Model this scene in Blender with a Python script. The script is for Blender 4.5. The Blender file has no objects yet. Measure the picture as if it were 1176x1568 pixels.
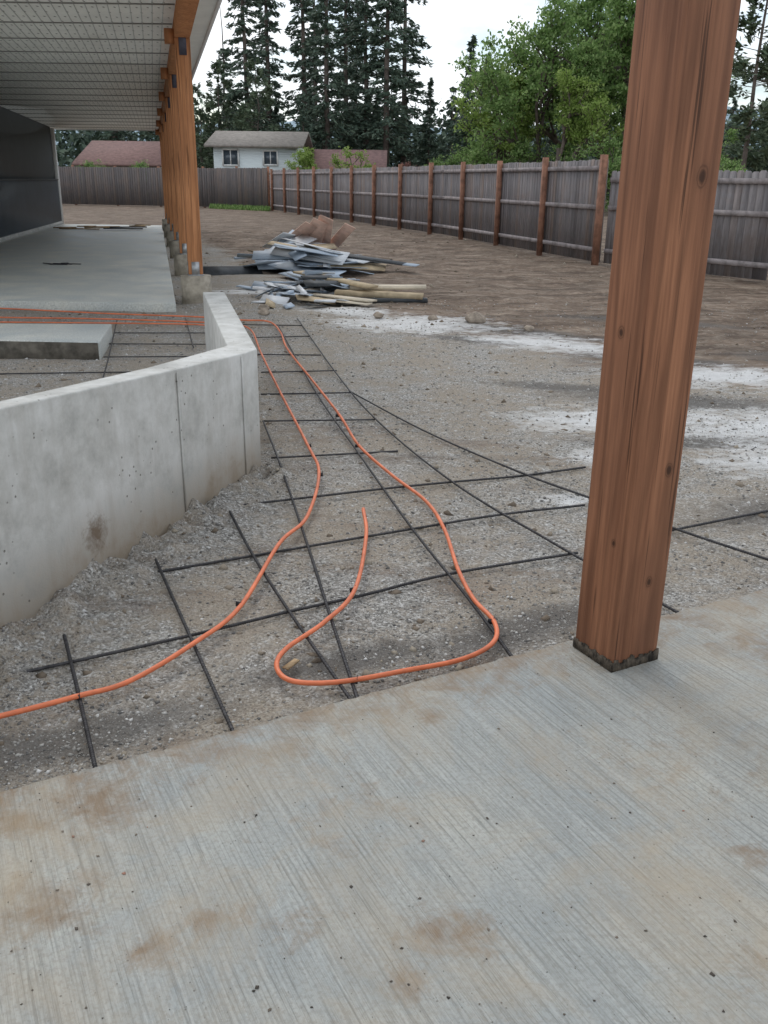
import bpy, math, random
import numpy as np
from mathutils import Matrix, Vector, noise
random.seed(7); rng=np.random.default_rng(7)
sc=bpy.context.scene
sc.view_settings.view_transform='Standard'
try: sc.view_settings.look='None'
except Exception: pass
sc.view_settings.exposure=0

# ------------------------------------------------------------ helpers
def link(o,parent=None):
    sc.collection.objects.link(o)
    if parent: o.parent=parent
    return o
def empty(name,loc=(0,0,0)):
    e=bpy.data.objects.new(name,None); e.location=loc; e.empty_display_size=.2
    return link(e)
def mkmesh(name,V,groups,mats,smooth=False):
    me=bpy.data.meshes.new(name)
    V=np.asarray(V,dtype=np.float32).reshape(-1,3)
    loops=[];starts=[];mi=[];n=0
    for F,m in groups:
        F=np.asarray(F,dtype=np.int32)
        if F.size==0: continue
        k=F.shape[1]
        loops.append(F.ravel()); starts.append(n+np.arange(F.shape[0])*k)
        mi.append(np.full(F.shape[0],m,dtype=np.int32)); n+=F.size
    loops=np.concatenate(loops);starts=np.concatenate(starts);mi=np.concatenate(mi)
    me.vertices.add(len(V)); me.vertices.foreach_set('co',V.ravel())
    me.loops.add(len(loops)); me.loops.foreach_set('vertex_index',loops.astype(np.int32))
    me.polygons.add(len(starts)); me.polygons.foreach_set('loop_start',starts.astype(np.int32))
    me.polygons.foreach_set('material_index',mi)
    if smooth: me.polygons.foreach_set('use_smooth',np.ones(len(starts),dtype=bool))
    for m in mats: me.materials.append(m)
    me.update(calc_edges=True); me.validate()
    return me
def mkobj(name,V,groups,mats,parent=None,smooth=False):
    return link(bpy.data.objects.new(name,mkmesh(name,V,groups,mats,smooth)),parent)
class Acc:
    def __init__(s): s.v=[];s.g={}
    def face(s,idx,m): s.g.setdefault((len(idx),m),[]).append(idx)
    def box(s,c,size,M=None,m=0,jit=0):
        n=len(s.v); M=M or Matrix.Identity(3); c=Vector(c)
        for dz in(-.5,.5):
            for dx,dy in((-.5,-.5),(.5,-.5),(.5,.5),(-.5,.5)):
                p=Vector((dx*size[0],dy*size[1],dz*size[2]))
                if jit: p+=Vector((random.uniform(-jit,jit),random.uniform(-jit,jit),random.uniform(-jit,jit)))
                s.v.append(tuple(c+M@p))
        for f in((3,2,1,0),(4,5,6,7),(0,1,5,4),(1,2,6,5),(2,3,7,6),(3,0,4,7)): s.face([n+i for i in f],m)
    def prism(s,poly,z0,z1,m=0):
        n=len(s.v);k=len(poly)
        for p in poly: s.v.append((p[0],p[1],z0))
        for p in poly: s.v.append((p[0],p[1],p[2] if len(p)>2 else z1))
        for i in range(k): j=(i+1)%k; s.face([n+i,n+j,n+k+j,n+k+i],m)
        s.face([n+k+i for i in range(k)],m); s.face([n+k-1-i for i in range(k)],m)
    def tube(s,pts,r,m=0,n=8,r1=None,cap=True):
        pts=[Vector(p) for p in pts]; base=len(s.v); N=len(pts); up=Vector((0,0,1))
        for i,p in enumerate(pts):
            t=(pts[min(i+1,N-1)]-pts[max(i-1,0)]).normalized()
            a=t.cross(up)
            if a.length<.05: a=t.cross(Vector((1,0,0)))
            a.normalize(); b=a.cross(t); rr=r if r1 is None else r+(r1-r)*i/(N-1)
            for k in range(n):
                an=2*math.pi*k/n; s.v.append(tuple(p+a*math.cos(an)*rr+b*math.sin(an)*rr))
        for i in range(N-1):
            for k in range(n):
                k2=(k+1)%n; s.face([base+i*n+k,base+i*n+k2,base+(i+1)*n+k2,base+(i+1)*n+k],m)
        if cap:
            s.face([base+n-1-k for k in range(n)],m); s.face([base+(N-1)*n+k for k in range(n)],m)
    def obj(s,name,mats,parent=None,smooth=False,bevel=0):
        o=mkobj(name,s.v,[(f,m) for (k,m),f in s.g.items()],mats,parent,smooth)
        if bevel:
            b=o.modifiers.new('bevel','BEVEL'); b.width=bevel; b.segments=2; b.limit_method='ANGLE'
        return o
def RZ(a): return Matrix.Rotation(a,3,'Z')
def spline(pts,step=8):
    P=[Vector(p) for p in pts]; P=[P[0]*2-P[1]]+P+[P[-1]*2-P[-2]]; out=[]
    for i in range(1,len(P)-2):
        a,b,c,d=P[i-1:i+3]
        for k in range(step):
            t=k/step
            out.append(.5*((2*b)+(c-a)*t+(2*a-5*b+4*c-d)*t*t+(3*b-a-3*c+d)*t**3))
    out.append(P[-2]); return out

# ------------------------------------------------------------ materials
class NT:
    def __init__(s,name,rough=.8,spec=.3):
        s.m=bpy.data.materials.new(name); s.m.use_nodes=True; s.t=s.m.node_tree; s.n=s.t.nodes
        s.b=s.n['Principled BSDF']; s.b.inputs['Roughness'].default_value=rough
        s.b.inputs['Specular IOR Level'].default_value=spec
    def L(s,a,b): s.t.links.new(a,b)
    def pos(s,scale=(1,1,1),rot=(0,0,0),obj=False,pre=None):
        if obj: o=s.n.new('ShaderNodeTexCoord').outputs['Object']
        else: o=s.n.new('ShaderNodeNewGeometry').outputs['Position']
        if pre is not None:
            m0=s.n.new('ShaderNodeMapping'); m0.inputs['Rotation'].default_value=(0,0,pre); s.L(o,m0.inputs['Vector']); o=m0.outputs['Vector']
        mp=s.n.new('ShaderNodeMapping'); mp.inputs['Scale'].default_value=scale; mp.inputs['Rotation'].default_value=rot
        s.L(o,mp.inputs['Vector']); return mp.outputs['Vector']
    def noise(s,scale,vec,detail=4,rough=.6,dist=0):
        x=s.n.new('ShaderNodeTexNoise'); x.inputs['Scale'].default_value=scale; x.inputs['Detail'].default_value=detail
        x.inputs['Roughness'].default_value=rough; x.inputs['Distortion'].default_value=dist; s.L(vec,x.inputs['Vector']); return x.outputs['Fac']
    def voro(s,scale,vec,out='Color',feature='F1'):
        x=s.n.new('ShaderNodeTexVoronoi'); x.feature=feature; x.inputs['Scale'].default_value=scale; s.L(vec,x.inputs['Vector']); return x.outputs[out]
    def ramp(s,fac,stops):
        r=s.n.new('ShaderNodeValToRGB'); e=r.color_ramp.elements
        while len(e)<len(stops): e.new(.5)
        for i,(p,c) in enumerate(stops):
            e[i].position=p; e[i].color=(c,c,c,1) if isinstance(c,(int,float)) else (*c,1)
        s.L(fac,r.inputs['Fac']); return r.outputs['Color']
    def mix(s,fac,a,b,mode='MIX'):
        x=s.n.new('ShaderNodeMix'); x.data_type='RGBA'; x.blend_type=mode
        for inp,v in((x.inputs[0],fac),(x.inputs[6],a),(x.inputs[7],b)):
            if isinstance(v,(int,float)): inp.default_value=v
            elif isinstance(v,tuple): inp.default_value=(*v,1)
            else: s.L(v,inp)
        return x.outputs[2]
    def math(s,op,a,b=0):
        x=s.n.new('ShaderNodeMath'); x.operation=op
        for inp,v in((x.inputs[0],a),(x.inputs[1],b)):
            if isinstance(v,(int,float)): inp.default_value=v
            else: s.L(v,inp)
        return x.outputs[0]
    def island(s): return s.n.new('ShaderNodeNewGeometry').outputs['Random Per Island']
    def attr(s,name):
        x=s.n.new('ShaderNodeAttribute'); x.attribute_name=name; return x.outputs['Fac']
    def col(s,c):
        if isinstance(c,tuple): s.b.inputs['Base Color'].default_value=(*c,1)
        else: s.L(c,s.b.inputs['Base Color'])
        return s
    def rough(s,c): s.L(c,s.b.inputs['Roughness'])
    def bump(s,h,strength=.3,dist=.01,prev=None):
        x=s.n.new('ShaderNodeBump'); x.inputs['Strength'].default_value=strength; x.inputs['Distance'].default_value=dist
        s.L(h,x.inputs['Height'])
        if prev: s.L(prev,x.inputs['Normal'])
        s.L(x.outputs['Normal'],s.b.inputs['Normal']); return x.outputs['Normal']

def m_ground():
    t=NT('gravel_and_dirt',.9,.25); p=t.pos()
    n1=t.noise(1.7,p,4); n2=t.noise(14,p,5,.7); n3=t.noise(110,p,2,.7)
    cell=t.voro(120,p); cellb=t.n.new('ShaderNodeSeparateColor'); t.L(cell,cellb.inputs[0])
    grav=t.ramp(cellb.outputs[0],[(0,(.115,.112,.105)),(.45,(.275,.265,.245)),(.8,(.40,.39,.365)),(1,(.60,.59,.57))])
    tan=t.ramp(n3,[(.3,(.165,.13,.098)),(.5,(.29,.245,.19)),(.7,(.40,.355,.29))])
    f=t.ramp(t.mix(.5,n1,n2),[(.42,.10),(.56,.85)])
    g=t.mix(f,grav,tan)
    soil=t.ramp(t.mix(.5,n2,n1),[(.36,(.085,.062,.045)),(.5,(.175,.128,.094)),(.62,(.30,.235,.18))])
    trk=t.noise(1,t.pos((.5,4.5,1),(0,0,.42)),5,.7,.6)
    soil=t.mix(t.ramp(trk,[(.40,.8),(.53,0)]),soil,(.075,.053,.039))
    soil=t.mix(t.ramp(t.noise(5,p,4,.7),[(.5,0),(.7,.5)]),soil,(.33,.285,.23))
    sn=t.noise(2.2,t.pos((.5,1.6,1),(0,0,.5)),5,.7)
    d=t.math('ADD',t.attr('dirt'),t.math('MULTIPLY',t.math('SUBTRACT',sn,.5),1.9))
    c=t.mix(t.ramp(d,[(.3,0),(.7,1)]),g,soil)
    dk=t.math('ADD',t.attr('damp'),t.math('MULTIPLY',t.math('SUBTRACT',n2,.5),1.0))
    c=t.mix(t.ramp(dk,[(.25,0),(.7,.8)]),c,t.mix(n3,(.05,.046,.042),(.155,.145,.135)))
    wa=t.attr('wash')
    w=t.math('ADD',wa,t.math('MULTIPLY',t.math('SUBTRACT',t.noise(5,t.pos((.7,1.3,1)),6,.78),.5),2.3))
    wf=t.ramp(w,[(.28,0),(.5,.45),(.8,.92)]); wf=t.math('MULTIPLY',wf,t.ramp(wa,[(.0,0),(.3,1)]))
    c=t.mix(wf,c,t.mix(n2,(.42,.42,.41),(.80,.80,.79)))
    t.col(c); t.rough(t.ramp(wf,[(0,.92),(1,.5)]))
    dd=t.voro(120,p,'Distance'); nb=t.bump(dd,.5,-.006); t.bump(t.mix(.5,n2,n3),.8,.02,nb)
    return t.m
def m_pebble(name='pebbles',cols=None):
    t=NT(name,.85); i=t.island()
    t.col(t.ramp(i,cols or [(0,(.10,.097,.093)),(.3,(.215,.205,.19)),(.6,(.31,.295,.27)),(.88,(.41,.395,.365)),(1,(.62,.61,.59))])); return t.m
ANG=math.atan2(1.28,2.43)
def m_slab(name='broomed_concrete',near=True):
    t=NT(name,.6,.35); p=t.pos(); r=t.pos((130,2.5,3),pre=-ANG) if near else t.pos((60,60,60))
    br=t.noise(1,r,3,.75); n1=t.noise(1.6,p,5,.65); n2=t.noise(11,p,6,.78,.4); n3=t.noise(90,p,2,.7)
    k=.97 if near else 1.6
    S=lambda c:tuple(x*k for x in c)
    base=t.ramp(n1,[(.32,S((.265,.29,.29))),(.5,S((.335,.345,.325))),(.68,S((.42,.41,.36)))])
    base=t.mix(t.ramp(br,[(.34,.6),(.5,0)]),base,S((.16,.165,.155)))
    base=t.mix(t.ramp(br,[(.52,0),(.68,.35)]),base,S((.54,.54,.51)))
    base=t.mix(t.ramp(n3,[(.34,.45),(.55,0)]),base,S((.2,.19,.165)))
    at=t.attr('stain')
    st=t.math('ADD',at,t.math('MULTIPLY',t.math('SUBTRACT',n2,.5),2.4))
    st=t.math('MULTIPLY',t.ramp(st,[(.3,0),(1.0,.9)]),t.ramp(at,[(0,0),(.12,1)]))
    base=t.mix(st,base,(.21,.145,.088))
    if near:
        wide=t.noise(2.1,p,5,.7,.5); base=t.mix(t.ramp(wide,[(.46,0),(.70,.6)]),base,(.36,.285,.19))
    sp=t.ramp(t.voro(45,p,'Distance'),[(.07,1),(.13,0)]); sp=t.math('MULTIPLY',sp,t.ramp(t.noise(9,p,2),[(.52,0),(.6,1)]))
    base=t.mix(t.math('MULTIPLY',sp,.7),base,(.09,.075,.06))
    t.col(base); t.rough(t.ramp(n1,[(.3,.42),(.7,.7)]))
    nb=t.bump(br,.9 if near else .15,.006); t.bump(n2,.15,.004,nb)
    return t.m
def m_wall():
    t=NT('cast_concrete',.8,.25); p=t.pos(); n1=t.noise(1.8,p,6,.65); n2=t.noise(9,p,6,.7); n3=t.noise(120,p,2)
    c=t.ramp(t.mix(.45,n1,n2),[(.38,(.38,.375,.35)),(.5,(.52,.515,.485)),(.62,(.63,.625,.60))])
    st=t.noise(3,t.pos((3,3,.5)),5,.7); c=t.mix(t.ramp(st,[(.48,0),(.72,.4)]),c,(.35,.33,.29))
    sx=t.n.new('ShaderNodeSeparateXYZ'); t.L(p,sx.inputs[0])
    low=t.math('ADD',t.math('MULTIPLY',sx.outputs['Z'],-2.4),t.math('MULTIPLY',t.mix(.5,n2,n1),1.6))
    c=t.mix(t.ramp(low,[(.35,0),(1,.85)]),c,(.26,.20,.135))
    v=t.voro(24,p,'Distance'); hole=t.math('MULTIPLY',t.ramp(v,[(.09,1),(.14,0)]),t.ramp(t.noise(4,p,2),[(.5,0),(.56,1)]))
    c=t.mix(t.math('MULTIPLY',hole,.75),c,(.12,.11,.09))
    vd=t.n.new('ShaderNodeVectorMath'); vd.operation='DISTANCE'; t.L(p,vd.inputs[0]); vd.inputs[1].default_value=(-1.16,3.38,.10)
    mud=t.math('ADD',t.math('MULTIPLY',vd.outputs['Value'],4.5),t.math('MULTIPLY',t.noise(22,p,4,.8),.8))
    c=t.mix(t.ramp(mud,[(.5,.9),(.8,0)]),c,(.17,.12,.08))
    t.col(c); nb=t.bump(hole,.5,-.01); t.bump(t.mix(.3,n2,n3),.3,.008,nb); return t.m
def m_wood(name,a,b,scale=1,rough=.65,knots=(),dark=None,wv=.35):
    t=NT(name,rough,.3); p=t.pos((26*scale,26*scale,.9*scale),obj=True); n=t.noise(1,p,6,.7,.3); fine=t.noise(4,p,3,.6)
    broad=t.noise(1.6,t.pos((3,3,.7),obj=True),4)
    f=t.mix(.4,n,fine); mid=tuple((x+y)/2 for x,y in zip(a,b)); c=t.ramp(f,[(.34,a),(.5,mid),(.66,b)])
    c=t.mix(t.ramp(broad,[(.38,0),(.68,.6)]),c,dark or tuple(x*.5 for x in a))
    chk=t.noise(1,t.pos((60,60,1.3),obj=True),3,.5); c=t.mix(t.ramp(chk,[(.31,.75),(.36,0)]),c,tuple(x*.2 for x in a))
    w=t.n.new('ShaderNodeTexWave'); w.inputs['Scale'].default_value=5; w.inputs['Distortion'].default_value=11; w.inputs['Detail'].default_value=3; w.inputs['Detail Scale'].default_value=.8
    t.L(t.pos((1,1.3,.12),(0,0,.6),obj=True),w.inputs['Vector'])
    c=t.mix(t.ramp(w.outputs['Fac'],[(.0,wv),(.4,0)]),c,tuple(x*.45 for x in a))
    ob=t.pos((1,1,.7),obj=True); wob=t.noise(30,ob,3,.7)
    for (kx,ky,kz,kr) in knots:
        vd=t.n.new('ShaderNodeVectorMath'); vd.operation='DISTANCE'; t.L(ob,vd.inputs[0]); vd.inputs[1].default_value=(kx,ky,kz*.7)
        dd=t.math('ADD',t.math('MULTIPLY',vd.outputs['Value'],.5/kr),t.math('MULTIPLY',t.math('SUBTRACT',wob,.5),.35))
        c=t.mix(t.ramp(dd,[(.18,.9),(.3,.55),(.36,.15),(.44,.55),(.52,.1),(.75,0)]),c,tuple(x*.22 for x in a))
    t.col(c); t.bump(f,.5,.005); return t.m
def m_rand(name,stops,rough=.85,grain=True,nscale=3):
    t=NT(name,rough,.2); c=t.ramp(t.island(),stops)
    if grain:
        n=t.noise(nscale,t.pos((6,6,.8)),5,.7); c=t.mix(t.ramp(n,[(.35,.45),(.65,0)]),c,(.08,.07,.065))
        n=t.noise(1.2,t.pos((1,1,2)),4,.7); c=t.mix(t.ramp(n,[(.5,0),(.7,.35)]),c,(.21,.15,.12))
    t.col(c); return t.m
def m_plain(name,c,rough=.6,var=.2,scale=6,metal=0,spec=.3):
    t=NT(name,rough,spec); n=t.noise(scale,t.pos(),3,.65)
    t.col(t.mix(t.ramp(n,[(.35,0),(.65,1)]),tuple(x*(1-var) for x in c),tuple(min(1,x*(1+var)) for x in c)))
    t.b.inputs['Metallic'].default_value=metal; t.bump(n,.1,.003); return t.m
def m_leaf(name,stops,tr=.35):
    t=NT(name,.6,.2); c=t.ramp(t.island(),stops)
    t.col(c)
    if tr:
        tb=t.n.new('ShaderNodeBsdfTranslucent'); t.L(c,tb.inputs['Color']); mx=t.n.new('ShaderNodeMixShader'); mx.inputs[0].default_value=tr
        t.L(t.b.outputs[0],mx.inputs[1]); t.L(tb.outputs[0],mx.inputs[2]); t.L(mx.outputs[0],t.n['Material Output'].inputs['Surface'])
    return t.m

GROUND=m_ground(); PEB=m_pebble(); SLAB=m_slab(); SLAB2=m_slab('patio_concrete',False); WALL=m_wall()
POSTW=m_wood('stained_timber',(.20,.082,.042),(.40,.18,.095),dark=(.115,.05,.03),knots=[(.045,-.093,.65,.016),(.03,-.093,1.47,.022),(.02,-.093,.29,.014),(-.093,.02,1.05,.014),(-.093,-.04,.42,.010)])
POSTF=m_wood('orange_stained_timber',(.42,.175,.07),(.64,.30,.14),dark=(.30,.12,.055))
FPOST=m_plain('fence_post_stain',(.26,.13,.085),.8,.3)
PICK=m_rand('weathered_pickets',[(0,(.17,.16,.165)),(.4,(.235,.22,.225)),(.8,(.30,.275,.275)),(1,(.27,.21,.18))])
PICK_SHADE=m_rand('far_pickets_shade',[(0,(.11,.10,.10)),(.5,(.16,.145,.145)),(1,(.20,.16,.14))])  # darker picket copy, the far fence's shadow put into the colour
RAIL=m_plain('fence_rail_wood',(.30,.265,.26),.85,.3)
STEEL=m_plain('rebar_steel',(.06,.058,.06),.55,.35,40,.5)
PEX=m_plain('orange_pex',(.66,.17,.07),.42,.18,9,0,.45)
DARKP=m_plain('black_plastic',(.03,.03,.035),.5)
SIDING=m_plain('charcoal_siding',(.034,.041,.044),.55,.12,2)
SIDING2=m_plain('dark_blue_membrane',(.022,.031,.042),.5,.2,2)
WHITE=m_plain('white_trim',(.72,.73,.72),.5,.05)
SOFF=m_plain('metal_soffit',(.82,.83,.78),.5,.05,3)
SOFFL=m_plain('soffit_rib',(.50,.505,.48),.6,.05)
SLOT=m_plain('soffit_vent',(.27,.27,.25),.6,.05)
GALV=m_plain('galvanised_bracket',(.42,.43,.44),.45,.2,15,.7)
BARK=m_plain('bark',(.13,.105,.09),.9,.35,3)
CON=m_leaf('conifer_needles',[(0,(.05,.08,.06)),(.5,(.09,.13,.095)),(1,(.145,.19,.135))],0)  # needle colours lightened to stand in for distance haze
CON2=m_leaf('pine_needles',[(0,(.06,.09,.055)),(.5,(.11,.15,.09)),(1,(.17,.21,.13))],0)
LEAF=m_leaf('broad_leaves',[(0,(.11,.19,.06)),(.5,(.20,.32,.10)),(1,(.34,.46,.19))],.5)
LEAF2=m_leaf('yellow_green_leaves',[(0,(.18,.27,.06)),(.5,(.28,.40,.10)),(1,(.40,.50,.18))],.5)
LEAFR=m_leaf('maroon_leaves',[(0,(.15,.07,.065)),(1,(.26,.14,.115))],.4)

# ------------------------------------------------------------ ground
def seg_d(px,py,a,b):
    ax,ay=a;bx,by=b; dx,dy=bx-ax,by-ay; t=np.clip(((px-ax)*dx+(py-ay)*dy)/(dx*dx+dy*dy),0,1)
    return np.hypot(px-ax-dx*t,py-ay-dy*t)
def vnoise(x,y,s,seed=0):
    out=np.empty(x.size,dtype=np.float32)
    for i,(a,b) in enumerate(zip(x.ravel(),y.ravel())): out[i]=noise.noise(Vector((a*s+seed*17.3,b*s-seed*9.1,seed)))
    return out.reshape(x.shape)
xs=np.concatenate([[-900,-300,-100,-50,-30,-20,-14,-10,-8,-6.5],np.arange(-5.5,-1.6,.15),np.arange(-1.6,3.6,.045),np.arange(3.6,8,.2),[9,11,14,20,30,60,150,400,900]])
ys=np.concatenate([[-40,-10,-3,0,.8],np.arange(1.4,7,.045),np.arange(7,13,.1),np.arange(13,30,.3),np.arange(30,60,1.5),[65,75,100,160,300,600,1500]])
X,Y=np.meshgrid(xs,ys)
near=(X>-6)&(X<8)&(Y>1)&(Y<31)
def gheight(X,Y,n1,n2):
    wd=seg_d(X,Y,(-1.7,1.7),(-.95,4.04)); wd=np.minimum(wd,seg_d(X,Y,(-.95,4.04),(-.7,4.75)))
    side=(X>-1.9)
    bank=.06*np.clip(1-wd/.38,0,1)**1.5*side*(1+1.5*n2)
    amp=np.clip((Y-6)/14,0,1)*.045+.013
    far=np.where((Y<9)&(X<2),0.0,0.02*np.clip((Y-8)/10,0,1))
    return -.106+n1*amp+n2*.013+bank+far*n1
N1=np.where(near,vnoise(X,Y,.9,1)+.4*vnoise(X,Y,2.7,4),0); N2=np.where(near&(Y<14),vnoise(X,Y,11,2)+.5*vnoise(X,Y,26,5),0)
Z=gheight(X,Y,N1,N2)
ny,nx=X.shape; V=np.stack([X,Y,Z],-1).reshape(-1,3)
ii=np.arange(ny*nx).reshape(ny,nx); F=np.stack([ii[:-1,:-1],ii[:-1,1:],ii[1:,1:],ii[1:,:-1]],-1).reshape(-1,4)
gr=mkobj('ground',V,[(F,0)],[GROUND],smooth=True)
bx=np.array([-8,-5.5,-3,-1.2,0,1.3,3.2,5,9]); by=np.array([34,27,19,14,11.3,9.2,7.0,4.8,1])
lim=np.interp(X,bx,by); dirt=np.clip(.5+(Y-lim)*.3,0,1)
dirt=np.where(Y>31,1,dirt)
dirt=np.maximum(dirt,.25*((Y<6)&(X<1.5)))
def blob(cx,cy,rx,ry,a=0):
    c,s=math.cos(a),math.sin(a); dx=X-cx;dy=Y-cy; u=(dx*c+dy*s)/rx; v=(-dx*s+dy*c)/ry
    return np.clip(1.0-.75*np.sqrt(u*u+v*v),0,1)
wash=np.zeros_like(X)
for b in[(.3,10.6,1.2,.9,-.3),(1.7,9.4,1.2,.6,-.5),(2.95,7.75,1.2,.6,-.2),(1.6,6.1,.9,.5,-.1),(2.6,6.0,1.0,.6,.1),(2.6,5.3,.9,.45,.2),(-1.9,13.6,.9,.5,0),(1.4,5.2,.4,.25,0),(.95,4.45,.16,.14,0),(-.5,11.6,.8,.4,-.4)]: wash=np.maximum(wash,blob(*b))
damp=np.zeros_like(X)
for b in[(2.3,4.4,1.0,.3,.3),(2.0,5.6,.9,.2,.1),(2.2,6.8,1.1,.35,-.2),(.55,3.0,.7,.16,.5),(-.9,2.25,.6,.15,.5),(1.4,10.2,1.3,.3,-.5),(.9,9.5,.9,.22,-.5),(2.4,3.9,1,.2,.5),(-.1,2.75,.5,.12,.4),(1.5,7.2,.9,.2,-.3),(2.6,8.5,1.1,.3,-.4),(4.2,8.5,1.2,.5,-.4),(3.2,11,1.5,.4,-.4)]: damp=np.maximum(damp,blob(*b))
for nm,a in(('dirt',dirt),('wash',wash),('damp',damp)):
    at=gr.data.attributes.new(nm,'FLOAT','POINT'); at.data.foreach_set('value',a.ravel().astype(np.float32))

# loose stones, one object
def scatter(name,n,yr,rfun,matl,xfun,zfun,reject=None,flat=.7):
    y=yr[0]*(yr[1]/yr[0])**rng.random(n); x=xfun(y,rng.random(n))
    if reject is not None: k=~reject(x,y); x=x[k];y=y[k]
    n=len(x); r=rfun(y,n); z=zfun(x,y)
    base=np.array([[1,0,0],[0,1,0],[-1,0,0],[0,-1,0],[0,0,1],[0,0,-1]],float)
    T=np.array([[0,1,4],[1,2,4],[2,3,4],[3,0,4],[1,0,5],[2,1,5],[3,2,5],[0,3,5]])
    V=base[None]*(1+rng.uniform(-.35,.35,(n,6,1)))+rng.uniform(-.3,.3,(n,6,3))
    V[:,:,2]*=flat; a=rng.random(n)*6.28; c,s=np.cos(a)[:,None],np.sin(a)[:,None]
    V=np.stack([V[:,:,0]*c-V[:,:,1]*s,V[:,:,0]*s+V[:,:,1]*c,V[:,:,2]],-1)*r[:,None,None]
    V+=np.stack([x,y,z],-1)[:,None,:]
    F=(T[None]+6*np.arange(n)[:,None,None]).reshape(-1,3)
    return mkobj(name,V.reshape(-1,3),[(F,0)],[matl])
def samp(x,y):
    xi=np.clip(np.searchsorted(xs,x)-1,0,len(xs)-2); yi=np.clip(np.searchsorted(ys,y)-1,0,len(ys)-2)
    fx=(x-xs[xi])/(xs[xi+1]-xs[xi]); fy=(y-ys[yi])/(ys[yi+1]-ys[yi])
    return Z[yi,xi]*(1-fx)*(1-fy)+Z[yi,xi+1]*fx*(1-fy)+Z[yi+1,xi]*(1-fx)*fy+Z[yi+1,xi+1]*fx*fy
def pn(x,y):
    return np.sin(x*3.1+1.3*np.sin(y*2.3))+np.sin(y*4.3+1.7*np.sin(x*2.9+1))+.6*np.sin(x*9+y*7)
def rej(x,y):
    slab=(y-1.88)<(x+.95)*.527+.01
    wall=(x<-1.0+.33*(y-3.9))&(x>-1.2+.3*(y-3.9))&(y<4.9)
    lm=np.interp(x,bx,by); far=(y>lm)&(rng.random(len(x))>.2)
    patch=(pn(x,y)<rng.normal(0,.9,len(x))-.2)&(rng.random(len(x))<.8)
    return slab|wall|far|patch
scatter('gravel',150000,(1.6,13),lambda y,n:(.0019+.0055*rng.random(n)**5)*(1+y/8),PEB,lambda y,u:(u-.5)*(1.15*y+1.0),samp,rej)
CLOD=m_pebble('dirt_clods_mat',[(0,(.12,.095,.07)),(.5,(.20,.16,.12)),(1,(.32,.28,.22))])
def clrej(x,y): return (y-1.88)<(x+.95)*.527+.01
scatter('dirt_clods',7000,(1.8,30),lambda y,n:(.005+.016*rng.random(n)**5)*(1+y/14),CLOD,lambda y,u:(u-.42)*(1.0*y+1.0),samp,lambda x,y:clrej(x,y)|((y<10)&(rng.random(len(x))>.4)))

# ------------------------------------------------------------ near slab
e=Vector((math.cos(ANG),math.sin(ANG),0)); nrm=Vector((-math.sin(ANG),math.cos(ANG),0)); O=Vector((-.95,1.88,0))
us=np.concatenate([[-4,-2,-1],np.arange(-.6,3.4,.02),[4,5,7]]); vs=np.concatenate([[0,-.004],np.arange(-.02,-1.7,-.02),[-2.2,-3,-5]])
U,W=np.meshgrid(us,vs)
ed=vnoise(U,np.zeros_like(U),14,3)*.009+vnoise(U,np.zeros_like(U),50,6)*.007
wt=np.clip(1+W/.03,0,1)
Wp=W+ed*wt
SX=O.x+e.x*U+nrm.x*Wp; SY=O.y+e.y*U+nrm.y*Wp; SZ=np.where(W==0,-.005,0)
k=U.size; V=np.stack([SX,SY,SZ],-1).reshape(-1,3); V2=[]
row0=V[:len(us)].copy(); low=row0.copy(); low[:,2]=-.2
ii=np.arange(k).reshape(U.shape); F=np.stack([ii[:-1,:-1],ii[1:,:-1],ii[1:,1:],ii[:-1,1:]],-1).reshape(-1,4)
L=k+np.arange(len(us)); F2=np.stack([ii[0,:-1],ii[0,1:],L[1:],L[:-1]],-1)
sl=mkobj('concrete_patio_slab',np.concatenate([V,low]),[(np.concatenate([F,F2]),0)],[SLAB],smooth=False)
stn=np.clip(.72-.5*(-W)/.22,0,.72)
X_,Y_=SX,SY
for cx,cy,r,a in[(-.70,1.84,.13,.85),(-.86,1.77,.08,.9),(.14,2.24,.05,1.0),(.87,1.68,.05,.9),(-.34,1.47,.06,.8),(-.16,1.47,.08,.55),(.15,1.44,.09,.8),(.05,1.32,.05,.75),(-.45,1.386,.07,.7),(-.7,1.5,.12,.7),(.3,2.4,.12,.5),(1.3,2.7,.2,.65),(.75,2.1,.3,.3),(-.3,2.1,.2,.5),(.75,1.35,.1,.5),(1.1,2.0,.2,.4),(-.1,1.8,.25,.3)]:
    stn=np.maximum(stn,a*np.clip(1.3-np.hypot(X_-cx,(Y_-cy)*1.2)/(r*1.3),0,1))
at=sl.data.attributes.new('stain','FLOAT','POINT'); at.data.foreach_set('value',np.concatenate([stn.ravel(),np.full(len(us),.6)]).astype(np.float32))
SPECK=m_pebble('dark_grit',[(0,(.04,.035,.03)),(.6,(.12,.10,.08)),(.95,(.22,.18,.14)),(1,(.4,.2,.14))])
scatter('grit',1100,(.9,3.4),lambda y,n:.0009+.0038*rng.random(n)**6,SPECK,lambda y,u:(u-.5)*(1.1*y+.4),lambda x,y:np.full(len(x),.001),lambda x,y:(y-1.88)>(x+.95)*.527-.02)

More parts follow.
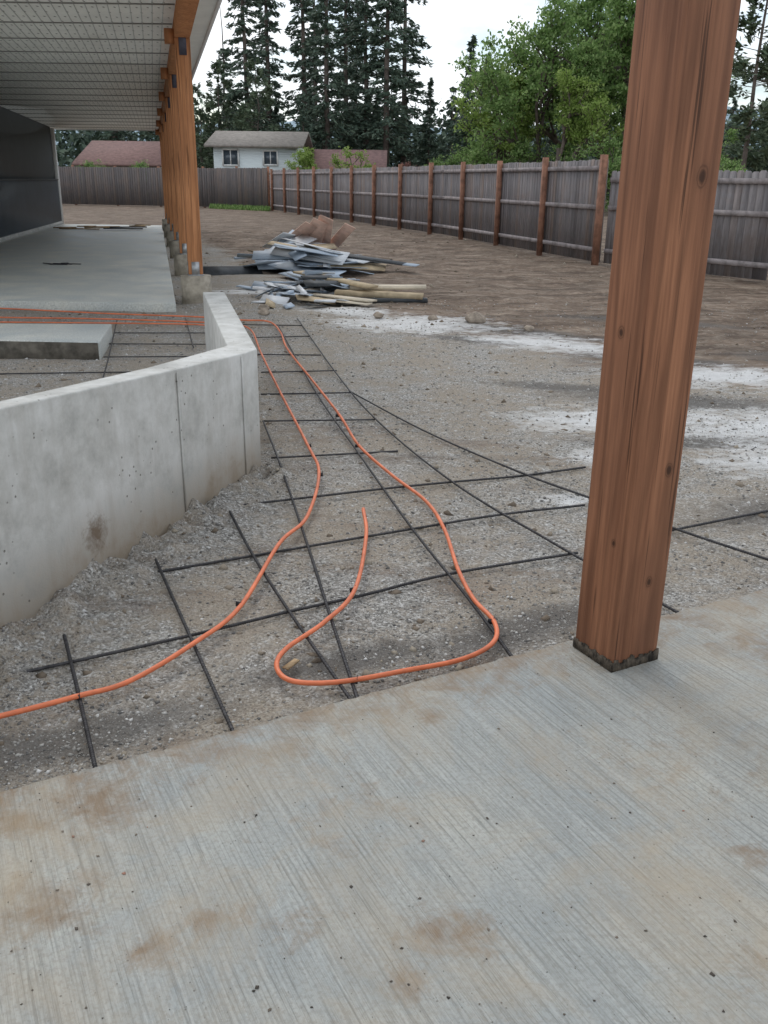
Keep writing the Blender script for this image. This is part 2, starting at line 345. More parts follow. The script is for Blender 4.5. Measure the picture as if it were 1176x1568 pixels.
# ------------------------------------------------------------ near post
pc=(.765,2.63)
wp=empty('wooden_post',(pc[0],pc[1],0))
def local_box(name,size,zc,mat,parent,rot,bev=0,cuts=0,off=(0,0)):
    a=Acc(); a.box((off[0],off[1],zc),size); o=a.obj(name,[mat],parent,bevel=bev); o.rotation_euler=(0,0,rot); return o
local_box('timber',(.186,.186,3.2),.02+1.6,POSTW,wp,ANG,.006)
a=Acc(); n=26
for side in range(4):
    M=RZ(side*math.pi/2)
    for i in range(n):
        u=-.0955+.191*(i+.5)/n; h=.034+.012*noise.noise(Vector((i*.35,side*9,0)))+random.uniform(-.005,.006)
        a.box(M@Vector((u,-.0945,h/2-.001)),(.191/n+.0015,.004+random.uniform(0,.003),h),M)
MOSS=m_plain('dirty_base_plate',(.075,.06,.045),.85,.7,30)
o=a.obj('base_wrap',[MOSS],wp); o.rotation_euler=(0,0,ANG)

# ------------------------------------------------------------ low concrete wall
wl=[((-1.66,1.8),(-1.76,1.8),.78),((-1.34,2.8),(-1.44,2.8),.73),((-.95,4.04),(-1.094,4.06),.64),((-.73,4.67),(-.87,4.86),.605),((-.69,4.82),(-.87,4.93),.60),((-1.30,7.38),(-1.47,7.36),.60)]
v=[];f=[]
for o_,i_,z in wl: v+=[(o_[0],o_[1],-.3),(o_[0],o_[1],z),(i_[0],i_[1],z),(i_[0],i_[1],-.3)]
for i in range(len(wl)-1):
    b=4*i
    for q in range(4): q2=(q+1)%4; f.append((b+q,b+4+q,b+4+q2,b+q2))
f+=[(0,1,2,3)]; b=4*(len(wl)-1); f+=[(b+3,b+2,b+1,b)]
f=[tuple(reversed(x)) for x in f]
cw=mkobj('concrete_retaining_wall',v,[(f,0)],[WALL]); bv=cw.modifiers.new('bevel','BEVEL'); bv.width=.008; bv.segments=2; bv.limit_method='ANGLE'; bv.angle_limit=.5
a=Acc()
for p,z,w in[((-.947,4.04),.63,.008),((-.745,4.62),.60,.006)]:
    a.box((p[0]+.003,p[1],(z-.2)/2),(.005,w,z+.19),RZ(-.3))
a.obj('form_seams',[WALL],cw)

# ------------------------------------------------------------ concrete step block
a=Acc(); a.prism([(-5.2,8.28),(-2.60,8.18),(-2.80,9.27),(-5.2,9.15)],-.2,.05); so_=a.obj('concrete_step',[SLAB2],bevel=.012)
SHADEC=m_plain('shaded_form_face',(.11,.098,.08),.9,.4,8)  # dark sheet over the step's front: its shade is put into the colour
a=Acc(); a.box((-3.9,8.222,-.07),(2.58,.012,.225),RZ(-.0384)); a.obj('front_shade_face',[SHADEC],so_)

# ------------------------------------------------------------ rebar
bars={'A':[(-2,2.2),(-1.25,2.57),(-.69,2.87),(-.36,3.08),(-.07,3.24),(.28,3.44),(.86,3.69)],'B':[(-1.04,3.39),(-.44,3.69),(.13,3.97),(.57,4.16),(1.02,4.32)],
'C':[(-.83,4.23),(-.38,4.39),(.01,4.54),(.36,4.67),(.77,4.81),(1.16,4.98)],'D':[(-.67,5.1),(.08,5.28)],'E':[(-.83,5.93),(-.07,6.02)],'F':[(-.95,6.76),(-.25,6.84)],
'G':[(-1.06,7.6),(-.42,7.69)],'H':[(-1.2,8.41),(-.61,8.45)],'I':[(-1.37,9.4),(-.8,9.53)],'J':[(-1.64,10.28),(-.95,10.24)],'K':[(1.36,3.99),(1.94,4.28),(2.6,4.62)],
'i1':[(-2.86,9.54),(-1.75,9.66)],'i2':[(-2.75,8.9),(-1.5,8.95)],'i3':[(-2.57,8.18),(-1.6,8.3)],'i4':[(-3.6,7.32),(-2.37,7.51),(-1.5,7.6)],'i7':[(-3.6,6.3),(-1.45,6.6)]}
longs={'L1':[(-1.19,2.98),(-.94,2.43),(-.74,1.98)],'L2':[(-.97,3.53),(-.69,2.87),(-.40,2.18)],'L3':[(-.77,4.18),(-.57,3.61),(-.36,3.08),(-.06,2.36)],
'L4':[(-.82,5.9),(-.59,4.89),(-.34,3.73),(-.22,3.14),(-.06,2.38)],'L5':[(-1.22,10.22),(-.56,6.92),(-.17,5.23),(.13,3.95),(.34,3.16),(.45,2.7)],
'L6':[(-1.05,10.74),(-.42,7.55),(-.07,6.02),(.36,4.67),(.77,3.77),(1.17,3.0)],'L7':[(-.28,6.86),(.26,5.7),(.76,4.82),(1.06,4.41),(1.36,3.99),(1.67,3.61),(1.9,3.4)],
'i5':[(-3.09,10.46),(-2.44,7.85),(-2.1,6.4)],'i6':[(-2.34,10.63),(-1.86,8.71)]}
a=Acc()
def bar(pts,z):
    sp=spline([(p[0],p[1],z+random.uniform(-.004,.006)) for p in pts],14)
    a.tube(sp,.0058,0,7)
    for i in range(1,len(sp)-1):
        if sp[i].y<5:
            d=(sp[i+1]-sp[i]); 
            for q in(0,.33,.66):
                c=sp[i]+d*q; t=d.normalized()*.0015
                a.tube([c-t,c+t],.0069,0,7)
for k_,p in bars.items(): bar(p,-.090)
for k_,p in longs.items(): bar(p,-.079)
a.obj('rebar_grid',[STEEL],smooth=False)

# ------------------------------------------------------------ orange tubing
T1=[(-6,11.35),(-4.62,11.1),(-3.31,10.85),(-2.19,10.6),(-1.66,10.45),(-1.33,10.30),(-1.12,9.6),(-.94,8.6),(-.58,7.15),(-.31,6.01),(-.16,5.3),(.04,4.73),(.21,4.31),(.28,3.91),(.31,3.43),(.35,3.16),(.41,2.97),(.39,2.82),(.27,2.69),(.08,2.60),(-.14,2.54),(-.29,2.54),(-.35,2.63),(-.33,2.76),(-.21,2.95),(-.11,3.23),(-.08,3.82),(-.1,4.07)]
T2=[(-6,10.55),(-4.6,10.45),(-3.3,10.4),(-2.2,10.25),(-1.7,10.12),(-1.45,9.74),(-1.17,8.41),(-.79,6.68),(-.47,5.29),(-.36,4.72),(-.37,4.06),(-.46,3.69),(-.54,3.08),(-.65,2.77),(-.81,2.53),(-.95,2.43),(-1.14,2.3),(-1.6,2.05)]
a=Acc()
def lift(p): 
    x,y=p[:2]; return (x,y,-.064+.006*math.sin(x*9+y*5))
a.tube(spline([lift(p) for p in T1[:-1]]+[(-.1,4.07,-.03)],10),.0088,0,10)
a.tube(spline([lift(p) for p in T2],10),.0088,0,10)
a.tube(spline([(-6,10.0,-.06),(-4.5,10.02,-.06),(-3.2,10.05,-.06),(-2.3,10.05,-.06),(-1.95,10.0,-.07),(-1.8,9.6,-.07)],10),.0075,0,8)
px=a.obj('orange_tubing',[PEX],smooth=True)
a=Acc()
for p in[(.28,3.95),(.40,2.98),(-.95,2.43),(-.55,3.10),(-.35,4.72),(-.17,5.3),(-.33,6.05),(-.09,2.55),(-.12,3.24),(-.46,5.29)]:
    a.box((p[0],p[1],-.07),(.024,.003,.020),RZ(random.uniform(-.5,.5))); a.box((p[0]+.010,p[1],-.054),(.002,.002,.012),RZ(.3))
a.obj('tie_straps',[DARKP],px)
a=Acc()
TAN=m_wood('scrap_wood',(.38,.25,.13),(.55,.40,.24))
a.box((-.305,2.66,-.075),(.022,.07,.008),RZ(-.5),0,.002)
a.obj('wood_chip',[TAN])

# ------------------------------------------------------------ patio building
bld=empty('patio_house')
zc=lambda y:3.18-.0175*(y-11)
xp=lambda y:-2.56-.25*(y-12.4)
xw=lambda y:-9.13-.181*(y-22.1)
a=Acc(); a.prism([(-7.1,11.45),(-2.60,11.31),(-7.39,30.9),(-10.9,30.93)],-.2,0)
o=a.obj('patio_floor',[SLAB2],bld,bevel=.01)
a=Acc(); a.prism([(xw(11.5),11.5,zc(11.5)+.1),(xw(30.93),30.93,zc(30.93)+.1),(xw(30.93)-.25,30.93,zc(30.93)+.1),(xw(11.5)-.25,11.5,zc(11.5)+.1)],1.35,3)
a.obj('upper_wall',[SIDING],bld)
a=Acc(); a.prism([(xw(11.5)+.07,11.5),(xw(30.93)+.07,30.93),(xw(30.93)-.25,30.93),(xw(11.5)-.25,11.5)],.10,1.35); a.obj('lower_wall',[SIDING2],bld)
a=Acc(); a.prism([(xw(11.5)+.1,11.5),(xw(30.93)+.1,30.93),(xw(30.93)-.2,30.93),(xw(11.5)-.2,11.5)],1.35,1.39); a.obj('wall_ledge',[SIDING],bld)
a=Acc(); a.prism([(xw(11.5)+.09,11.5),(xw(30.93)+.09,30.93),(xw(30.93)-.2,30.93),(xw(11.5)-.2,11.5)],.002,.10); a.obj('wall_base',[m_plain('base_concrete',(.4,.4,.38))],bld)
a=Acc(); y=31.02; a.box((xw(y)+.02,y,1.45),(.16,.12,2.9)); a.obj('corner_trim',[WHITE],bld)
y0,y1=8.6,31.6
a=Acc()
def strip(x0f,x1f,ya,yb,dz,th,m):
    n=len(a.v)
    for (yy) in(ya,yb):
        for xx in(x0f(yy),x1f(yy)):
            a.v.append((xx,yy,zc(yy)+dz)); a.v.append((xx,yy,zc(yy)+dz+th))
    for q in((0,4,6,2),(1,3,7,5),(0,2,3,1),(4,5,7,6),(0,1,5,4),(2,6,7,3)): a.face([n+i for i in q],m)
strip(lambda y:xw(y)-.3,lambda y:xp(y)+.36,y0,y1,.10,.03,0)
nr=38
for i in range(1,nr):
    fr=i/nr
    strip(lambda y:xw(y)+(xp(y)-.1-xw(y))*fr-.005,lambda y:xw(y)+(xp(y)-.1-xw(y))*fr+.005,y0,y1-.02,.093,.006,1)
yy=y0+.3
while yy<y1:
    strip(xw,lambda y:xp(y)-.1,yy,yy+.03,.088,.011,2); yy+=1.22
yy=y0+.5
while yy<24:
    for i in range(nr):
        fr=(i+.5)/nr; xx=xw(yy)+(xp(yy)-.1-xw(yy))*fr; 
        for q in(-.25,.05): a.box((xx,yy+q,zc(yy+q)+.0985),(.018,.05,.002),None,2)
    yy+=.61
a.obj('soffit',[SOFF,SOFFL,SLOT],bld)
a=Acc(); strip(lambda y:xp(y)-.095,lambda y:xp(y)+.095,y0,y1-.1,-.10,.195,0); a.obj('beam',[POSTF],bld)
a=Acc(); strip(lambda y:xp(y)+.36,lambda y:xp(y)+.40,y0,y1,.07,.30,0); a.obj('fascia',[WHITE],bld)
a=Acc(); strip(lambda y:xw(y)-.5,lambda y:xp(y)+.38,y0,y1,.31,.12,0); a.obj('roof',[m_plain('roof_metal',(.15,.15,.15))],bld)
a=Acc(); a.box((( xw(y1)+xp(y1))/2,y1+.02,zc(y1)+.2),(xp(y1)-xw(y1)+.9,.04,.28)); a.obj('gable_fascia',[WHITE],bld)
PIER=m_plain('pier_concrete',(.36,.32,.26),.85,.25,8)
DST=m_plain('dark_steel',(.10,.10,.13),.5,.2,9,.5)
rotp=math.atan(.25)
for i,yy in enumerate([12.35,15.9,19.4,22.9,26.4,29.9]):
    pz=.24; top=zc(yy)-.101; pe=empty('wooden_post',(xp(yy),yy,0))
    local_box('timber',(.186,.186,top-pz-.02),(top+pz+.02)/2,POSTF,pe,rotp,.005)
    aa=Acc(); aa.tube([(0,0,-.2),(0,0,pz)],.20,0,28); aa.obj('concrete_pier',[PIER],pe,smooth=False)
    aa=Acc()
    for sx in(-1,1): aa.box((sx*.096,0,pz+.09),(.004,.13,.18))
    for sy in(-1,1): aa.box((0,sy*.096,pz+.09),(.10,.004,.18))
    aa.box((0,0,pz+.008),(.2,.2,.016)); oo=aa.obj('post_bracket',[GALV],pe); oo.rotation_euler=(0,0,rotp)
    aa=Acc()
    for sx in(-1,1): aa.box((0,sx*.098,top-.02),(.09,.006,.34))
    oo=aa.obj('top_bracket',[DST],pe); oo.rotation_euler=(0,0,rotp)
    aa=Acc(); aa.box((-.15,0,top+.02),(.12,.13,.16)); oo=aa.obj('corbel',[POSTF],pe); oo.rotation_euler=(0,0,rotp)
a=Acc()
for i in range(9):
    a.box((-8.6+random.uniform(-1.0,1.2),28.2+random.uniform(-.8,.8),.03+random.random()*.08),(random.uniform(.4,1.2),.1,.03),RZ(random.uniform(-.5,.5)),random.choice([0,0,1]))
for i in range(5): a.box((-5.75+random.uniform(-.25,.3),16.3+random.uniform(-.3,.3),.012),(random.uniform(.1,.4),.03,.012),RZ(random.uniform(-1,1)),1)
a.obj('floor_scraps',[TAN,DARKP])

# ------------------------------------------------------------ scrap pile
MW=m_plain('scrap_white',(.62,.64,.66),.4,.1,2); MB=m_plain('scrap_blue_grey',(.38,.45,.53),.4,.15,2); MD=m_plain('scrap_dark',(.05,.055,.06),.6,.3)
MT=m_plain('scrap_tan_board',(.44,.35,.23),.8,.25,5); MP=m_plain('scrap_pink_board',(.64,.43,.34),.8,.2,4); ML=m_plain('scrap_pale_wood',(.58,.51,.40),.8,.15)
a=Acc()
def plank(c,size,rz,ry=0,rx=0,m=0): a.box(c,size,Matrix.Rotation(rz,3,'Z')@Matrix.Rotation(ry,3,'Y')@Matrix.Rotation(rx,3,'X'),m,.004)
random.seed(21)
for i in range(120): # front heap
    x=random.gauss(-1.05,.42); y=random.gauss(13.3,.6); h=max(0,.30-.25*abs(x+1.0)-.18*abs(y-13.2))
    plank((x,y,-.07+random.random()*h),(random.uniform(.15,.6),random.uniform(.06,.2),random.choice([.006,.012,.02])),random.gauss(-.45,.7),random.gauss(0,.10),random.gauss(0,.3),random.choice([0,0,0,1,1,1,2,2,3]))
for i in range(60): # back heap
    x=random.gauss(-1.5,.5); y=random.gauss(17.3,.6); h=max(0,.5-.35*abs(x+1.5)-.15*abs(y-17.3))
    plank((x,y,-.07+random.random()*h),(random.uniform(.4,1.4),random.uniform(.12,.38),random.choice([.006,.01,.015])),random.gauss(-.4,.5),random.gauss(0,.10),random.gauss(0,.3),random.choice([0,0,0,1,1,1,2,3]))
plank((-.1,12.55,-.0),(1.2,.24,.06),-.12,.02,0,3); plank((.02,12.78,.07),(1.05,.2,.05),-.05,-.02,0,5); plank((.1,12.40,-.06),(.9,.12,.05),.1,0,0,2)
plank((-.75,13.1,.14),(1.7,.2,.03),-.85,.04,0,3); plank((-.6,12.3,-.02),(1.1,.18,.02),-.7,.0,0,5); plank((-.55,12.1,-.05),(.8,.14,.02),-.6,.0,0,5)
plank((-.4,17.0,.10),(2.2,.16,.02),-.55,.04,.1,1); plank((-.7,17.1,.16),(2.3,.2,.02),-.5,.08,.1,2); plank((-1.9,17.4,.25),(1.3,.4,.01),.8,-.3,.2,0)
plank((-2.3,17.7,.10),(1.2,.16,.02),.25,-.08,.1,1); plank((-1.9,17.8,.28),(1.1,.4,.012),1.1,-.38,.3,1); plank((-1.4,16.9,.2),(1.4,.4,.012),-.3,.1,.5,0)
for (x,w,l,rz,ry) in[(-1.5,.30,1.6,1.95,.46),(-1.22,.26,1.7,1.7,.52),(-1.8,.26,1.4,2.2,.42),(-.95,.22,1.5,1.95,.38),(-1.35,.2,1.5,1.85,.6)]:
    plank((x,18.2,.38),(l,w,.015),rz,ry,.45,4)
plank((-2.1,18.1,.34),(.9,.26,.015),2.2,.35,.2,0)
a.obj('scrap_lumber_pile',[MW,MB,MD,MT,MP,ML],bevel=0)
def rock(name,loc,s,m):
    import bmesh
    bm=bmesh.new(); bmesh.ops.create_icosphere(bm,subdivisions=3,radius=1)
    for v_ in bm.verts:
        d=1+.35*noise.noise(v_.co*1.3+Vector(loc)); v_.co=Vector((v_.co.x*s[0],v_.co.y*s[1],v_.co.z*s[2]))*d
    me=bpy.data.meshes.new(name); bm.to_mesh(me); bm.free(); me.materials.append(m); o=bpy.data.objects.new(name,me); o.location=loc; return link(o)
RK=m_plain('rock_face',(.30,.25,.20),.9,.3,12)
rock('rock',(1.04,10.66,-.05),(.12,.10,.08),RK)
for p,s in[((.55,10.9,-.08),.05),((-.1,11.1,-.08),.05),((1.6,10.2,-.09),.05),((2.3,6.9,-.1),.04),((-1.55,11.6,-.08),.06),((-1.5,11.2,-.08),.06)]: rock('rock',p,(s*1.2,s,s*.8),RK)

# ------------------------------------------------------------ fences
def fence(poly,htop,ph=1.95,spacing=2.75,flip=1,name='wooden_fence',start=0,pick=None):
    E=empty(name); pk=Acc(); po=Acc(); ra=Acc(); s0=start
    for i in range(len(poly)-1):
        A=Vector(poly[i]).to_3d(); B=Vector(poly[i+1]).to_3d(); L=(B-A).length; t=(B-A)/L; n_=Vector((-t.y,t.x,0))*flip; ang=math.atan2(t.y,t.x); M=RZ(ang)
        s=.05
        while s<L:
            h=htop+random.uniform(-.012,.012)+.02; c=A+t*s+n_*.03; w=.136; th=.018; z0=-.06; k=len(pk.v)
            prof=[(-w/2,z0),(w/2,z0),(w/2,h-.03),(w/2-.03,h),(-w/2+.03,h),(-w/2,h-.03)]; lean=random.uniform(-.005,.005)
            for q in(-1,1):
                for (u_,z_) in prof: pk.v.append(tuple(c+t*(u_+lean*z_)+n_*(q*th/2+random.uniform(-.002,.002))+Vector((0,0,z_))))
            pk.face([k+5-j for j in range(6)],0); pk.face([k+6+j for j in range(6)],0)
            for j in range(6): j2=(j+1)%6; pk.face([k+j,k+j2,k+6+j2,k+6+j],0)
            s+=.145
        for z_ in(.18,1.0,htop-.14):
            c=(A+B)/2-n_*.002; ra.box((c.x,c.y,z_),(L,.04,.088),M)
        s=s0
        while s<=L:
            c=A+t*s-n_*.06; hh=ph+random.uniform(-.03,.03)
            po.box((c.x,c.y,(hh-.3)/2),(.11,.11,hh+.3),M,0,.006); s+=spacing
        s0=s-L
    pk.obj('pickets',[pick or PICK],E); ra.obj('rails',[RAIL],E); po.obj('posts',[FPOST],E); return E
fence([(4.29,19.01),(1.69,28.71),(-1.24,37.03),(-6.26,50.9)],1.88,1.98,flip=-1)
fence([(4.37,18.85),(6.44,15.64),(10.2,9.9)],1.66,1.72,spacing=5.6,flip=1,start=1.4)
fence([(-6.4,50.95),(-9.85,54.32),(-20.0,56.8),(-42,57.2)],2.0,2.08,flip=1,pick=PICK_SHADE)

# ------------------------------------------------------------ neighbour houses
def house(x0,x1,y,d,wz,rz,wallm,roofm,wins=(),ov=.5):
    E=empty('neighbour_house'); a=Acc(); a.box(((x0+x1)/2,y+d/2,wz/2-.1),(x1-x0,d,wz)); a.obj('walls',[wallm],E)
    a=Acc(); n=len(a.v); th=.15
    for x in(x0-ov,x1+ov):
        for yy,z in((y-ov,wz-.22),(y+d/2,rz),(y+d+ov,wz-.22)):
            a.v.append((x,yy,z)); a.v.append((x,yy,z+th))
    for q in((0,2,8,6),(1,7,9,3),(2,4,10,8),(3,9,11,5),(0,6,7,1),(4,5,11,10),(0,1,3,2),(2,3,5,4),(6,8,9,7),(8,10,11,9)): a.face(list(q),0)
    a.obj('roof',[roofm],E)
    a=Acc(); g=Acc()
    for (wx,wz_,ww,wh) in wins:
        g.box((wx,y-.03,wz_),(ww,.04,wh))
        for s in(-1,1): a.box((wx+s*(ww/2+.05),y-.05,wz_),(.1,.08,wh+.2)); a.box((wx,y-.05,wz_+s*(wh/2+.05)),(ww,.08,.1))
        a.box((wx,y-.055,wz_),(.06,.05,wh))
    if wins: a.obj('window_frames',[WHITE],E); g.obj('windows',[m_plain('window_glass',(.06,.08,.10),.15,.2,1,0,.6)],E)
    return E
t=NT('white_siding',.7); w=t.n.new('ShaderNodeTexWave'); w.bands_direction='Z'; w.inputs['Scale'].default_value=2.2; t.L(t.pos(),w.inputs['Vector']); t.col((.66,.72,.73)); t.bump(w.outputs['Fac'],.5,.02); WS=t.m
house(-11.2,-5.9,62,8,3.55,4.35,WS,m_plain('grey_shingles',(.26,.235,.21),.9,.2,4),[(-10.1,2.75,.9,.85),(-7.55,2.75,.8,.75)])
house(-5.4,-.6,66,9,2.2,3.4,m_plain('tan_wall',(.35,.3,.25)),m_plain('red_brown_shingles',(.25,.155,.145),.9,.2,4))
house(-21,-15.9,66,9,2.4,3.8,m_plain('brown_wall',(.3,.25,.2)),m_plain('brown_shingles',(.24,.15,.135),.9,.2,4))

# ------------------------------------------------------------ hills
xsH=np.linspace(-420,420,120); prof=[]
V=[];F=[]
for i,x in enumerate(xsH):
    h=30+14*noise.noise(Vector((x*.006,3,1)))+6*noise.noise(Vector((x*.03,1,1)))+max(0,(x-60))*.10
    for j,(yy,k_) in enumerate([(330,0),(380,.45),(440,.85),(500,1),(640,0)]):
        V.append((x*(1+j*.12),yy+15*noise.noise(Vector((x*.02,j,0))),-1+h*k_+(2*noise.noise(Vector((x*.15,j,5))) if k_ else 0)))
for i in range(len(xsH)-1):
    for j in range(4): F.append((i*5+j,(i+1)*5+j,(i+1)*5+j+1,i*5+j+1))
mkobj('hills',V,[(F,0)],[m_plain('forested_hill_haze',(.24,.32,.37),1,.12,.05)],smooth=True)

# ------------------------------------------------------------ trees
def leafmesh(C,D,S,l,w):
    n=len(C); l=np.broadcast_to(l,(n,))[:,None]; w=np.broadcast_to(w,(n,))[:,None]
    V=np.stack([C-D*l,C+S*w-D*l*.1,C+D*l,C-S*w-D*l*.1],1).reshape(-1,3)
    return V,np.arange(4*n).reshape(n,4)
def unit(v): return v/np.maximum(np.linalg.norm(v,axis=1,keepdims=True),1e-6)
def conifer(seed,h,cb,r,pw=.8,dens=1.0,droop=.25,leafm=None,sz=1.0,pine=False,skip=.16):
    leafm=leafm or CON
    R=np.random.default_rng(seed); random.seed(seed); a=Acc()
    bend=[(R.normal(0,.08),R.normal(0,.08)) for _ in range(7)]
    pts=[(bend[i][0]*i*.3,bend[i][1]*i*.3,h*i/6-.2*(i==0)) for i in range(7)]
    a.tube(pts,h*.009+.04,0,9,r1=.02)
    Cs=[];Ds=[];z=cb
    while z<min(h,17 if h>18 else h):
        t=(z-cb)/(h-cb); L0=r*((1-t)**pw)*(min(1,.5+t*4))+.18
        for b in range(int(R.integers(4,7))):
            if R.random()<skip: continue
            az=R.random()*6.283; L=L0*R.uniform(.5,1.2); zz=z+R.uniform(-.25,.25)
            fx=z/h*6; i0=min(5,int(fx)); bx0=pts[i0][0];by0=pts[i0][1]
            dirv=np.array([math.cos(az),math.sin(az),0]); up=.25-droop*(1-t)*1.5
            P=lambda s:np.array([bx0,by0,zz])+dirv*L*s+np.array([0,0,L*(up*s-droop*.6*s*s)])
            a.tube([P(0),P(.5),P(1)],.03,0,3,r1=.006,cap=False)
            n=int((10+15*L)*dens)
            s=R.uniform(.12 if not pine else .45,1.0,n)**.8; side=np.array([-dirv[1],dirv[0],0])
            wid=.30*L*(1-s*.65)
            o=R.uniform(-1,1,n)
            c=np.stack([P(x) for x in s])+side*(o*wid)[:,None]+np.array([0,0,1])*(-np.abs(o)*wid*.35+R.normal(0,.09,n)*(2.2 if pine else 1))[:,None]
            d=dirv*.6+side*(o*.9)[:,None]+np.stack([R.normal(0,.25,n),R.normal(0,.25,n),R.normal(-.25 if not pine else .2,.3,n)],1)
            Cs.append(c);Ds.append(d)
        z+=R.uniform(.28,.5)*(1.5 if pine else 1)
    C=np.concatenate(Cs);D=unit(np.concatenate(Ds)); S=unit(np.cross(D,R.normal(0,1,D.shape)))
    n=len(C); V,F=leafmesh(C,D,S,R.uniform(.16,.32,n)*sz,R.uniform(.045,.09,n)*sz)
    k=len(a.v); g=[(f,m) for (kk,m),f in a.g.items()]+[(F+k,1)]
    return mkmesh('conifer',np.concatenate([np.array(a.v),V]),g,[BARK,leafm])
def deciduous(seed,h,r,leafm,nl=14000,ls=.10,trunk=.3):
    R=np.random.default_rng(seed); a=Acc(); tips=[]
    def grow(p,d,L,rad,lev):
        q=p+d*L; mid=(p+q)/2+Vector(R.normal(0,.05*L,3)); a.tube([p,mid,q],rad,0,6,r1=rad*.65,cap=False)
        if lev>=2: tips.append((mid,L*.35)); tips.append((q,L*.5))
        if lev==4: return
        for i in range(int(R.integers(3,5)) if lev<3 else 3):
            nd=(d*.9+Vector(R.normal(0,.55,3))+Vector((0,0,.12))).normalized(); grow(p+(q-p)*R.uniform(.55,1),nd,L*R.uniform(.6,.85),rad*.55,lev+1)
    H0=h*trunk
    grow(Vector((0,0,-.2)),Vector((R.normal(0,.04),R.normal(0,.04),1)).normalized(),H0,h*.012+.03,0)
    P=np.array([list(t[0]) for t in tips]); rad=np.array([t[1] for t in tips])
    zmax=P[:,2].max(); sc_z=h/zmax; cr=np.percentile(np.hypot(P[:,0],P[:,1]),92); sx=r/cr
    P=P*np.array([sx,sx,sc_z]); av=np.array(a.v)*np.array([sx,sx,sc_z])
    wgt=R.random(len(P))**2; wgt/=wgt.sum(); idx=R.choice(len(P),nl,p=wgt); C=P[idx]+R.normal(0,1,(nl,3))*(rad[idx]*.38+.12)[:,None]*np.array([1,1,.6])
    D=unit(R.normal(0,1,(nl,3))+np.array([0,0,-.4])); S=unit(np.cross(D,R.normal(0,1,(nl,3))))
    V,F=leafmesh(C,D,S,R.uniform(.6,1.3,nl)*ls,R.uniform(.35,.7,nl)*ls)
    k=len(av); g=[(f,m) for (kk,m),f in a.g.items()]+[(F+k,1)]
    return mkmesh('tree',np.concatenate([av,V]),g,[BARK,leafm])
def place(me,name,x,y,s=1,rot=None,sz=None):
    o=bpy.data.objects.new(name,me); o.location=(x,y,-.1); o.rotation_euler=(0,0,random.random()*6.28 if rot is None else rot); o.scale=(s,s,sz or s); return link(o)
fir=[conifer(11,26,2.5,2.5,.9,1.1,skip=.22),conifer(12,23,2,2.4,.8,1.1,skip=.24),conifer(13,28,4,2.2,.8,1.1,skip=.26),conifer(14,25,5,2.1,.7,dens=1.0,skip=.3)]
spr=[conifer(15,12,.8,2.4,1.0,1.2,.2),conifer(16,9,.6,2.1,1.0,1.2,.2)]
pine=[conifer(17,17,4.5,3.4,.5,1.2,.05,CON2,1.15,True,.3),conifer(18,14,2.2,3.2,.55,1.3,.1,CON2,1.15,True,.25)]
dec=[deciduous(31,12,4.0,LEAF,15000,.12,.22),deciduous(32,10,3.4,LEAF,13000,.11,.22),deciduous(33,8,2.8,LEAF2,11000,.10,.2)]
shrub=[deciduous(41,3.2,1.6,LEAF2,4000,.08,.15),deciduous(42,2.8,1.4,LEAFR,3000,.08,.15),deciduous(43,4.2,2.0,LEAF,5000,.09,.2)]
random.seed(5)
def W(px,Y): return (px-588)/1380*(.939*Y+.5)
for px,Y,i,s in[(378,76,0,.9),(410,82,2,.95),(462,78,3,1.0),(496,74,0,.95),(524,84,2,.95),(554,76,1,1.0),(584,74,0,1.0),(610,80,3,1.05),(478,94,2,1.0),(540,92,1,1.0),(345,92,1,.75),(785,95,0,.6),(960,92,3,.7),
    (20,80,0,1),(180,78,2,1),(250,88,3,1),(-100,80,0,1),(1320,80,2,1),(1420,84,1,1)]:
    place(fir[i],'conifer_tree',W(px,Y),Y,s)
for px,Y,i,s in[(706,66,0,.86),(684,74,1,.9),(730,76,0,.88),(462,72,1,.75),(490,74,1,.75),(525,78,0,.6),(570,80,0,.65),(612,80,0,.65),(648,78,0,.75),(830,82,0,.85),(905,68,1,.9),(780,80,0,.8),(955,70,1,.95),(1010,74,0,.85),(420,82,0,.6),(1100,84,0,.7),(1150,80,0,.65)]: place(spr[i],'spruce_tree',W(px,Y),Y,s)
for px,Y,i,s in[(338,76,1,.7),(392,72,1,.68),(1122,46,0,.75),(1185,48,1,.8),(305,78,1,.6),(-40,66,0,1),(1300,45,0,.9)]: place(pine[i],'pine_tree',W(px,Y),Y,s)
for px,Y,i,s in[(812,58,0,1.0),(872,62,0,1.2),(935,58,1,1.2),(765,60,2,1.0),(845,54,2,.9),(905,56,1,.9),(985,60,0,1.0),(748,66,1,.72),(468,60,2,.42),(1060,66,1,.7)]: place(dec[i],'broadleaf_tree',W(px,Y),Y,s)
for px,Y,i,s in[(540,63,0,1.1),(612,60,1,.95),(596,62,1,.6),(660,62,2,.7),(690,60,2,.7),(720,60,2,.85),(760,57,0,.9),(790,56,2,.9),(860,54,2,.8),(930,50,2,.9),(1110,40,2,.6),(210,62,2,.6),(130,62,2,.6)]: place(shrub[i],'shrub',W(px,Y),Y,s)
R=np.random.default_rng(3); nb=60000
cx=R.uniform(-75,75,260); cy=R.uniform(96,110,260); chh=R.uniform(4,9,260); k=R.integers(0,260,nb)
C=np.stack([cx[k]+R.normal(0,1.5,nb),cy[k]+R.normal(0,1.2,nb),chh[k]*R.random(nb)**.7],1); D=unit(R.normal(0,1,(nb,3))); S=unit(np.cross(D,R.normal(0,1,(nb,3))))
V,F=leafmesh(C,D,S,R.uniform(.25,.5,nb),R.uniform(.12,.25,nb)); mkobj('distant_trees',V,[(F,0)],[CON])
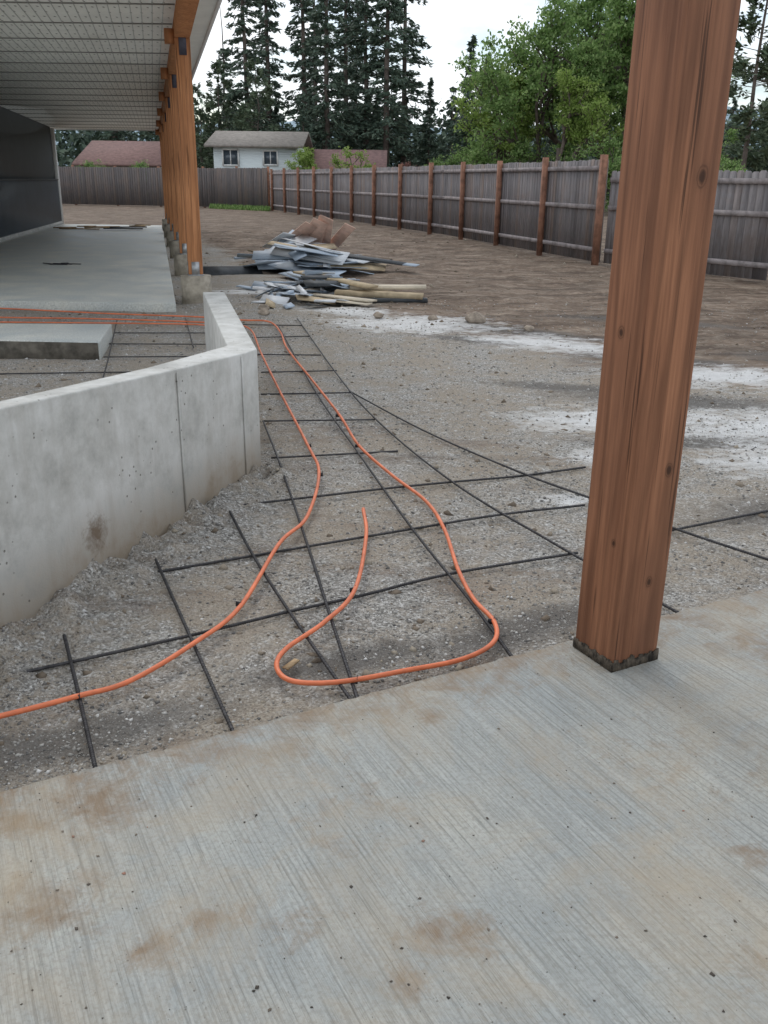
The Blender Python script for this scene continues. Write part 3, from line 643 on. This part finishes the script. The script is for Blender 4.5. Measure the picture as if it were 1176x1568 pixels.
nb=1200; cx=R.uniform(-10,-6.2,nb); C=np.stack([cx,50.3-(cx+6.3)*.95-R.random(nb)**2*1.0,R.uniform(-.1,.08,nb)],1); D=unit(np.stack([R.normal(0,.4,nb),R.normal(0,.4,nb),np.ones(nb)],1)); S=unit(np.cross(D,R.normal(0,1,(nb,3))))
V,F=leafmesh(C,D,S,.12,.03); mkobj('grass',V,[(F,0)],[LEAF])

# ------------------------------------------------------------ world, sun, camera
w=bpy.data.worlds.new('World'); sc.world=w; w.use_nodes=True; nt=w.node_tree; N=nt.nodes; bg=N['Background']
sky=N.new('ShaderNodeTexSky'); sky.sky_type='NISHITA'; sky.sun_disc=False
EL=math.radians(50); AZ=math.radians(-25)
sky.sun_elevation=EL; sky.sun_rotation=AZ; sky.air_density=1; sky.dust_density=1
tc=N.new('ShaderNodeTexCoord'); mp=N.new('ShaderNodeMapping'); mp.inputs['Scale'].default_value=(1,1,2.2); nt.links.new(tc.outputs['Generated'],mp.inputs['Vector'])
nz=N.new('ShaderNodeTexNoise'); nz.inputs['Scale'].default_value=5.0; nz.inputs['Detail'].default_value=8; nz.inputs['Roughness'].default_value=.55; nt.links.new(mp.outputs[0],nz.inputs['Vector'])
rp=N.new('ShaderNodeValToRGB'); rp.color_ramp.elements[0].position=.40; rp.color_ramp.elements[1].position=.54; nt.links.new(nz.outputs['Fac'],rp.inputs['Fac'])
mx=N.new('ShaderNodeMix'); mx.data_type='RGBA'; nt.links.new(rp.outputs['Color'],mx.inputs[0]); nt.links.new(sky.outputs['Color'],mx.inputs[6]); mx.inputs[7].default_value=(8.8,9.15,9.5,1)
nt.links.new(mx.outputs[2],bg.inputs['Color']); bg.inputs['Strength'].default_value=.14
sd=bpy.data.lights.new('sun','SUN'); sd.energy=.9; sd.angle=math.radians(24); sd.color=(1,.97,.92); so=link(bpy.data.objects.new('sun',sd))
dv=Vector((math.sin(AZ)*math.cos(EL),math.cos(AZ)*math.cos(EL),math.sin(EL))); so.rotation_euler=dv.to_track_quat('Z','Y').to_euler()
cam=bpy.data.cameras.new('camera'); co=link(bpy.data.objects.new('camera',cam)); F_=1380.0; th=math.atan(507/F_)
Rm=Matrix.Rotation(math.pi/2-th,4,'X')@Matrix.Rotation(math.radians(.71),4,'Z'); co.matrix_world=Matrix.Translation((0,0,1.45))@Rm
cam.sensor_fit='VERTICAL'; cam.sensor_height=36; cam.lens=36*F_/1568; cam.clip_end=3000; cam.clip_start=.05
sc.camera=co
